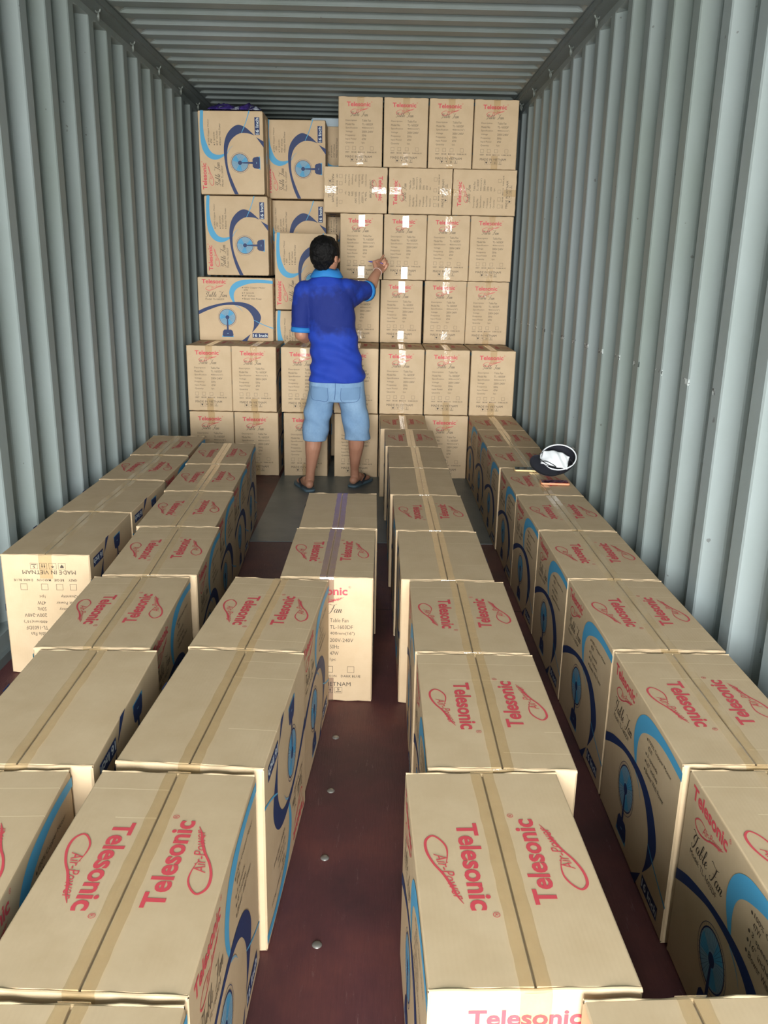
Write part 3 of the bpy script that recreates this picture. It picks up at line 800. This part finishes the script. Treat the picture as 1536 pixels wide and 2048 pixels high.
adopt(soft('hair', hair, [hairm.m], .0035, 2, post=hpost))

# polo shirt
pol = NT('royal_blue_polo'); o_ = pol.obj(); nz = pol.noise(o_, 5, 4, .6)
xs = pol.sep(o_)
blot = pol.math('ADD', pol.math('MULTIPLY', pol.noise(o_, 9, 3, .6), .5), pol.math('MULTIPLY', pol.math('ABSOLUTE', pol.math('SUBTRACT', xs['Z'], 1.14)), 1.5))
pol.l(pol.mix(pol.ramp(blot, [(.36, (1, 1, 1, 1)), (.48, (0, 0, 0, 1))]), pol.ramp(nz, [(.3, srgb(20, 54, 160)), (.7, srgb(28, 66, 178))]), srgb(14, 38, 120)), pol.p.inputs['Base Color'])
pol.setp(Roughness=.8); pol.bump(pol.math('ADD', pol.noise(o_, 200, 2), pol.math('MULTIPLY', nz, 2)), .2, .004)
lb = flat('light_blue_trim', srgb(38, 126, 200), .75, bump=(120, .2, .002))
def shirt(bm):
    loft(bm, [(-.246, 5.375, .712, .172, .115), (-.243, 5.373, .76, .174, .116), (-.250, 5.37, .84, .160, .108), (-.262, 5.365, .92, .152, .106), (-.276, 5.355, 1.02, .152, .106), (-.290, 5.352, 1.12, .154, .107),
              (-.304, 5.350, 1.20, .160, .104), (-.314, 5.348, 1.26, .160, .096), (-.316, 5.348, 1.30, .138, .084), (-.312, 5.347, 1.335, .098, .070), (-.310, 5.346, 1.358, .064, .058)], 36)
    limb(bm, [((-.195, 5.36, 1.272), .072), ((-.135, 5.44, 1.266), .066), ((-.092, 5.50, 1.266), .062)], 18)
    limb(bm, [((-.170, 5.375, 1.22), .060), ((-.105, 5.47, 1.258), .056)], 18)
    limb(bm, [((-.440, 5.335, 1.255), .072), ((-.458, 5.325, 1.17), .066), ((-.466, 5.325, 1.075), .060)], 18)
def spost(c):
    f = max(0, min(1, (1.15-c.z)/.25))
    a = .006*f*sin(c.z*62+c.x*26+2.5*noise.noise(c*6)) + .005*noise.noise(c*11)+.003*noise.noise(c*24)
    n = V((c.x+.28, c.y-5.36, 0)); n = n.normalized() if n.length > .01 else V((0, 0, 0))
    return c+n*a
sh = soft('polo_shirt', shirt, [pol.m], .0065, 4, post=spost); adopt(sh)
# collar
p = PM(); n = 40; vs = []; fs = []
for k in range(n):
    a = 2*pi*k/n; c, s = cos(a), sin(a)
    for r, z in ((.060, 1.392), (.064, 1.396), (.074, 1.380), (.090, 1.350), (.088, 1.346), (.062, 1.360)):
        vs.append((-.310+r*1.12*c, 5.343+r*.95*s, z+.012*(-s)*0+.004*sin(3*a)))
for k in range(n):
    j = (k+1) % n
    for i in range(5): fs.append((k*6+i, j*6+i, j*6+i+1, k*6+i+1))
p.add(vs, [tuple(reversed(f)) for f in fs], lb); co = link('collar', p.mesh('collar', True)); co.parent = sh; co['label'] = 'light blue collar'
def cuff(center, axis, r, ln, mat, name, lab):
    axis = axis.normalized(); q = axis.to_track_quat('Z', 'Y').to_matrix(); p = PM(); vs = []; fs = []; n = 30
    prof = ((r*.98, -ln), (r+.002, -ln), (r+.0045, -ln/2), (r+.003, 0), (r*.8, .001))
    for k in range(n):
        a = 2*pi*k/n
        for rr, z in prof: vs.append(center+q@V((rr*cos(a), rr*sin(a), z)))
    m = len(prof)
    for k in range(n):
        j = (k+1) % n
        for i in range(m-1): fs.append((k*m+i, j*m+i, j*m+i+1, k*m+i+1))
    p.add(vs, [tuple(reversed(f)) for f in fs], mat); o = link(name, p.mesh(name, True)); o.parent = sh; o['label'] = lab
cuff(V((-.468, 5.325, 1.018)), V((-.006, 0, -.11)), .0575, .030, lb, 'sleeve_band', 'light blue left sleeve band')
cuff(V((-.060, 5.540, 1.266)), V((.045, .06, 0.0)), .0600, .030, lb, 'sleeve_band', 'light blue right sleeve band')

# denim shorts
den = NT('light_denim'); o_ = den.obj()
dn = den.noise(o_, 5, 4, .6); fine = den.noise(o_, 160, 2, .5, (1, 1, .5))
den.l(den.mix(den.math('MULTIPLY', fine, .35), den.ramp(dn, [(.3, srgb(112, 148, 186)), (.7, srgb(144, 178, 210))]), srgb(84, 118, 160)), den.p.inputs['Base Color']); den.setp(Roughness=.85); den.bump(fine, .3, .002)
def shorts_(bm):
    loft(bm, [(-.246, 5.385, .590, .150, .105), (-.247, 5.385, .66, .178, .120), (-.247, 5.382, .74, .170, .112), (-.247, 5.38, .79, .150, .098)], 32)
    loft(bm, [(-.386, 5.372, .336, .080, .083), (-.381, 5.375, .42, .082, .086), (-.368, 5.38, .52, .088, .094), (-.345, 5.385, .60, .090, .108), (-.335, 5.385, .68, .085, .11)], 26)
    loft(bm, [(-.115, 5.410, .340, .083, .083), (-.119, 5.405, .42, .085, .087), (-.134, 5.398, .52, .088, .095), (-.152, 5.390, .60, .090, .108), (-.160, 5.388, .68, .088, .11)], 26)
def dpost(c):
    a = .004*sin(c.z*48+c.x*40+3*noise.noise(c*7))*max(0, min(1, (.62-c.z)/.1))+.005*noise.noise(c*12)
    cx = -.385+.02*(c.z > .5) if c.x < -.25 else -.12
    n = V((c.x-cx, c.y-5.39, 0)); n = n.normalized() if n.length > .01 else V((0, 0, 0)); return c+n*a
so = soft('denim_shorts', shorts_, [den.m], .0055, 3, post=dpost); adopt(so)
# pockets, seams and hems laid on the shorts
tree = BVHTree.FromPolygons([v.co.copy() for v in so.data.vertices], [tuple(q.vertices) for q in so.data.polygons])
dark = flat('denim_seam', srgb(74, 104, 146), .85); pkm = flat('pocket_denim', srgb(112, 146, 182), .85, bump=(140, .25, .002))
def drape(poly, e, mat, name, parent, lab=None):
    v, f = poly; vs = []
    for x, z in v:
        hit = tree.ray_cast(V((x, 4.9, z)), V((0, 1, 0)))[0]
        vs.append((x, (hit.y if hit else 5.3)-e, z))
    p = PM(); p.add(vs, [q if 1 else q for q in f], mat); o = link(name, p.mesh(name, True)); o.parent = parent
    if lab: o['label'] = lab
    return o
def grid_quad(a, b, c, d, n=10):                       # bilinear patch, corners ccw
    v = []; f = []
    for j in range(n+1):
        for i in range(n+1):
            u, w = i/n, j/n; v.append(tuple((a[k]*(1-u)+b[k]*u)*(1-w)+(d[k]*(1-u)+c[k]*u)*w for k in (0, 1)))
    for j in range(n):
        for i in range(n): f.append((j*(n+1)+i, j*(n+1)+i+1, (j+1)*(n+1)+i+1, (j+1)*(n+1)+i))
    return v, f
for a, b, c, d in (((-.400, .615), (-.300, .605), (-.300, .685), (-.405, .690)), ((-.215, .605), (-.105, .612), (-.098, .690), (-.215, .685))):
    pk = drape(grid_quad(a, b, c, d), .0022, pkm, 'back_pocket', so)
    q = [a, b, c, d, a]
    for s, t in zip(q, q[1:]):
        pass
    drape(ribbon([(s[0], s[1], .003) for s in (d, a, ((a[0]+b[0])/2, a[1]-.012), b, c)], False, 10), .003, dark, 'pocket_stitching', pk)
drape(ribbon([(-.252, .72, .004), (-.252, .66, .004), (-.256, .61, .004)], False, 10), .002, dark, 'centre_seam', so)

# flip-flops
rub = flat('grey_blue_rubber', srgb(88, 112, 126), .6); strapm = flat('dark_strap_rubber', srgb(36, 40, 48), .5)
for k, (c, d) in FOOT.items():
    q = V((-d.y, d.x, 0)); s = 1 if k == 'R' else -1
    outl = [(-.045, 0), (-.038, .024), (-.01, .034), (.06, .033), (.13, .044), (.19, .047), (.232, .034), (.245, .004), (.235, -.028), (.19, -.046), (.13, -.042), (.06, -.032), (-.01, -.034), (-.038, -.024)]
    o2 = smooth_path(outl, 4, True); vs = []; N = len(o2)
    for z, g in ((.0035, .96), (.006, 1), (.017, 1), (.019, .97)):
        for a, b in o2: vs.append(c+d*(.1+(a-.1)*g)+q*b*g*1.08+V((0, 0, z)))
    fs = [(l*N+i, l*N+(i+1) % N, (l+1)*N+(i+1) % N, (l+1)*N+i) for l in range(3) for i in range(N)]+[tuple(range(N))[::-1], tuple(3*N+i for i in range(N))]
    p = PM(); p.add(vs, [tuple(f) for f in fs], rub); fo = adopt(link('flip_flop', p.mesh('flip_flop')))
    fo['label'] = 'grey rubber flip-flop on the %s foot' % ('right' if s > 0 else 'left')
    p = PM()
    for e in (1, -1):
        pts = smooth_path([(.165, s*.012, .020), (.150, s*.012+e*.012, .058), (.10, e*.038, .060), (.055, e*.041, .036), (.040, e*.039, .018)], 5)
        p.tube([c+d*a+q*b+V((0, 0, z)) for a, b, z in pts], .0055, strapm, 8)
    st = link('strap', p.mesh('strap', True)); st.parent = fo; st.matrix_parent_inverse = Matrix.Identity(4)
# bracelet
ax = RF.normalized(); q = ax.to_track_quat('Z', 'Y').to_matrix(); cc = RW-ax*.012
p = PM(); p.tube([cc+q@V((.0285*cos(2*pi*k/28), .0285*sin(2*pi*k/28), .002*sin(4*pi*k/28))) for k in range(28)], .0024, flat('pale_cord', srgb(214, 190, 182), .6), 8, closed=True)
b_ = adopt(link('bracelet', p.mesh('bracelet', True))); b_['label'] = 'thin pale cord bracelet on the right wrist'
# pen held in the pointing hand
f = RF.normalized(); s = (RS-f*RS.dot(f)).normalized()
a = RW+f*.080+s*.010; dr = V((-.86, .12, .10)).normalized(); 
p = PM(); nn = f.cross(s)
a0 = a-nn*.012*-1
pts = [a0-dr*.045, a0-dr*.040, a0+dr*.070, a0+dr*.080, a0+dr*.090]
p.tube(pts, [.003, .0042, .0042, .0034, .0012], flat('blue_pen_plastic', srgb(52, 56, 160), .35), 12)
tag(link('pen', p.mesh('pen', True)), 'slim blue pen held in the man\'s pointing right hand', 'pen')

# ------------------------------------------------------------------ cap, mask and phones on the right-hand row
TOP = h_+.0058
capc = V((.880, 4.01, TOP))
navyc = NT('dark_navy_twill'); cn_ = navyc.noise(navyc.obj(), 14, 3)
navyc.l(navyc.ramp(cn_, [(.3, srgb(22, 24, 34)), (.7, srgb(34, 36, 46))]), navyc.p.inputs['Base Color']); navyc.setp(Roughness=.75); navyc.bump(navyc.noise(navyc.obj(), 220, 2), .3, .002)
whitec = flat('white_cotton', srgb(232, 238, 242), .8, bump=(90, .2, .002))
CAPM = Matrix.Translation(capc+V((.008, 0, .074)))@Matrix.Rotation(radians(34), 4, 'X')@Matrix.Rotation(radians(38), 4, 'Z')
cap = empty('baseball_cap', CAPM)
tag(cap, 'dark navy baseball cap lying upturned on a carton beside the right wall', 'cap')
# crown: bowl opening to local +z, visor to local -x
def bowl(r, dz, flip):
    vs = []; fs = []; nu, nv = 40, 12
    for j in range(nv+1):
        t = j/nv*pi/2
        for i in range(nu):
            a = 2*pi*i/nu; rr = r*cos(t)**.75 if t < pi/2 else 0
            vs.append((rr*cos(a)*1.08+.003*sin(3*a)*cos(t), rr*sin(a)*.96, dz-r*.98*sin(t)*(1+.03*sin(2*a))))
    for j in range(nv):
        for i in range(nu):
            q = (j*nu+i, j*nu+(i+1) % nu, (j+1)*nu+(i+1) % nu, (j+1)*nu+i); fs.append(q if flip else q[::-1])
    return vs, fs
p = PM(); v, f_ = bowl(.082, .03, True); p.add(v, f_, navyc.m); v, f_ = bowl(.078, .03, False); p.add(v, f_, navyc.m)
link('crown', p.mesh('crown', True), cap)
p = PM(); p.tube([(.086*1.06*cos(2*pi*i/40), .083*.95*sin(2*pi*i/40),   .030) for i in range(40)], .0034, whitec, 8, closed=True)
sb = link('sweatband', p.mesh('sweatband', True), cap); sb['label'] = 'white edge band'
p = PM(); vs = []; fs = []; N = 16
for layer in (0, 1):
    for j in range(6):
        for i in range(N+1):
            a = pi*.70+pi*.60*i/N; r = .080+.075*(j/5)*(cos((i/N-.5)*pi))**.5
            vs.append((r*cos(a)*1.05, r*sin(a)*.96, .032-.0035*layer-.020*((i/N-.5)*2)**2+.012*(j/5)))
m_ = 6*(N+1)
for layer in (0, 1):
    for j in range(5):
        for i in range(N):
            q = tuple(layer*m_+x for x in (j*(N+1)+i, j*(N+1)+i+1, (j+1)*(N+1)+i+1, (j+1)*(N+1)+i)); fs.append(q if layer else q[::-1])
for i in range(N): fs.append((5*(N+1)+i, 5*(N+1)+i+1, m_+5*(N+1)+i+1, m_+5*(N+1)+i))
p.add(vs, fs, navyc.m); link('visor', p.mesh('visor', True), cap)
p = PM(); p.tube([(.098, -.022, .018), (.100, 0, .024), (.098, .022, .018)], .006, M['dark'], 8); p.box((.096, -.008, .012), (.106, .008, .030), M['steel'])
link('adjuster_strap', p.mesh('adjuster'), cap)
# white mask
mk = empty('face_mask', CAPM@Matrix.Rotation(radians(-38), 4, 'Z')@Matrix.Translation((-.022, -.030, .040))@Matrix.Rotation(radians(8), 4, 'X')@Matrix.Rotation(radians(-14), 4, 'Z')@Matrix.Scale(.9, 4))
tag(mk, 'white cloth face mask with black ear loops tucked into the upturned cap', 'face mask')
p = PM(); vs = []; fs = []; nx, ny = 22, 14
for j in range(ny+1):
    for i in range(nx+1):
        u, v = i/nx*2-1, j/ny*2-1; e = 1-.22*abs(u)**2.2
        vs.append((.072*u, .052*v*e, .026*(1-u*u)*(1-.5*v*v)-.012*abs(u)*(1-abs(v))+.003*sin(9*u+4*v)))
for j in range(ny):
    for i in range(nx): fs.append((j*(nx+1)+i, j*(nx+1)+i+1, (j+1)*(nx+1)+i+1, (j+1)*(nx+1)+i))
p.add(vs, fs, whitec); mo = link('mask_cloth', p.mesh('mask', True), mk); md = mo.modifiers.new('t', 'SOLIDIFY'); md.thickness = .002
p = PM(); blk = flat('black_elastic', srgb(24, 26, 28), .7)
p.tube(smooth_path([(-.070, .030, .002), (-.088, .010, .008), (-.080, -.020, .010), (-.030, -.058, .022), (.010, -.060, .024), (-.04, -.04, .026), (-.068, -.028, .002)], 5), .0021, blk, 8)
link('ear_loop', p.mesh('loop', True), mk)
p = PM(); p.tube(smooth_path([(.070, .026, .002), (.090, .010, .006), (.092, -.008, .006), (.070, -.026, .002)], 5), .0021, blk, 8)
link('ear_loop', p.mesh('loop', True), mk)

def phone(name, loc, rz, rx, body_col, screen, lab):
    r = empty('smartphone', Matrix.Translation(loc)@Euler((rx, 0, rz), 'XYZ').to_matrix().to_4x4()); tag(r, lab, 'phone')
    def slab(a, b, z0, z1, rad, mat, nm):
        o2 = []
        for cx, cy, st in ((a-rad, b-rad, 0), (-a+rad, b-rad, 1), (-a+rad, -b+rad, 2), (a-rad, -b+rad, 3)):
            for k in range(6): t = st*pi/2+k/5*pi/2; o2.append((cx+rad*cos(t), cy+rad*sin(t)))
        N = len(o2); zz = ((z0, .97), (z0+.001, 1), (z1-.001, 1), (z1, .985)); p = PM()
        p.add([(x*g, y*g, z) for z, g in zz for x, y in o2], [(l*N+i, l*N+(i+1) % N, (l+1)*N+(i+1) % N, (l+1)*N+i) for l in range(3) for i in range(N)]+[tuple(range(N))[::-1], tuple(3*N+i for i in range(N))], mat)
        return link(nm, p.mesh(nm), r)
    slab(.067, .034, 0, .0085, .010, body_col, 'case'); slab(.062, .030, .0080, .0089, .006, screen, 'screen')
t = NT('phone_screen'); nn_ = t.noise(t.obj(), 18, 2)
t.l(t.ramp(nn_, [(.4, srgb(60, 34, 52)), (.5, srgb(164, 128, 150)), (.6, srgb(120, 40, 48))]), t.p.inputs['Base Color']); t.setp(Roughness=.08)  # purple-pink screen reflections painted as noise into the base colour
phone('a', (.850, 3.862, TOP+.0005), radians(-3), 0, flat('salmon_phone_case', srgb(226, 150, 110), .4), t.m, 'salmon-edged smartphone lying on a carton in front of the cap')
phone('b', (.766, 4.128, TOP+.0005), radians(-4), 0, flat('gold_phone_case', srgb(206, 180, 130), .35, .4), flat('black_glass', srgb(16, 14, 16), .06), 'black-screened gold-edged smartphone half under the cap visor')
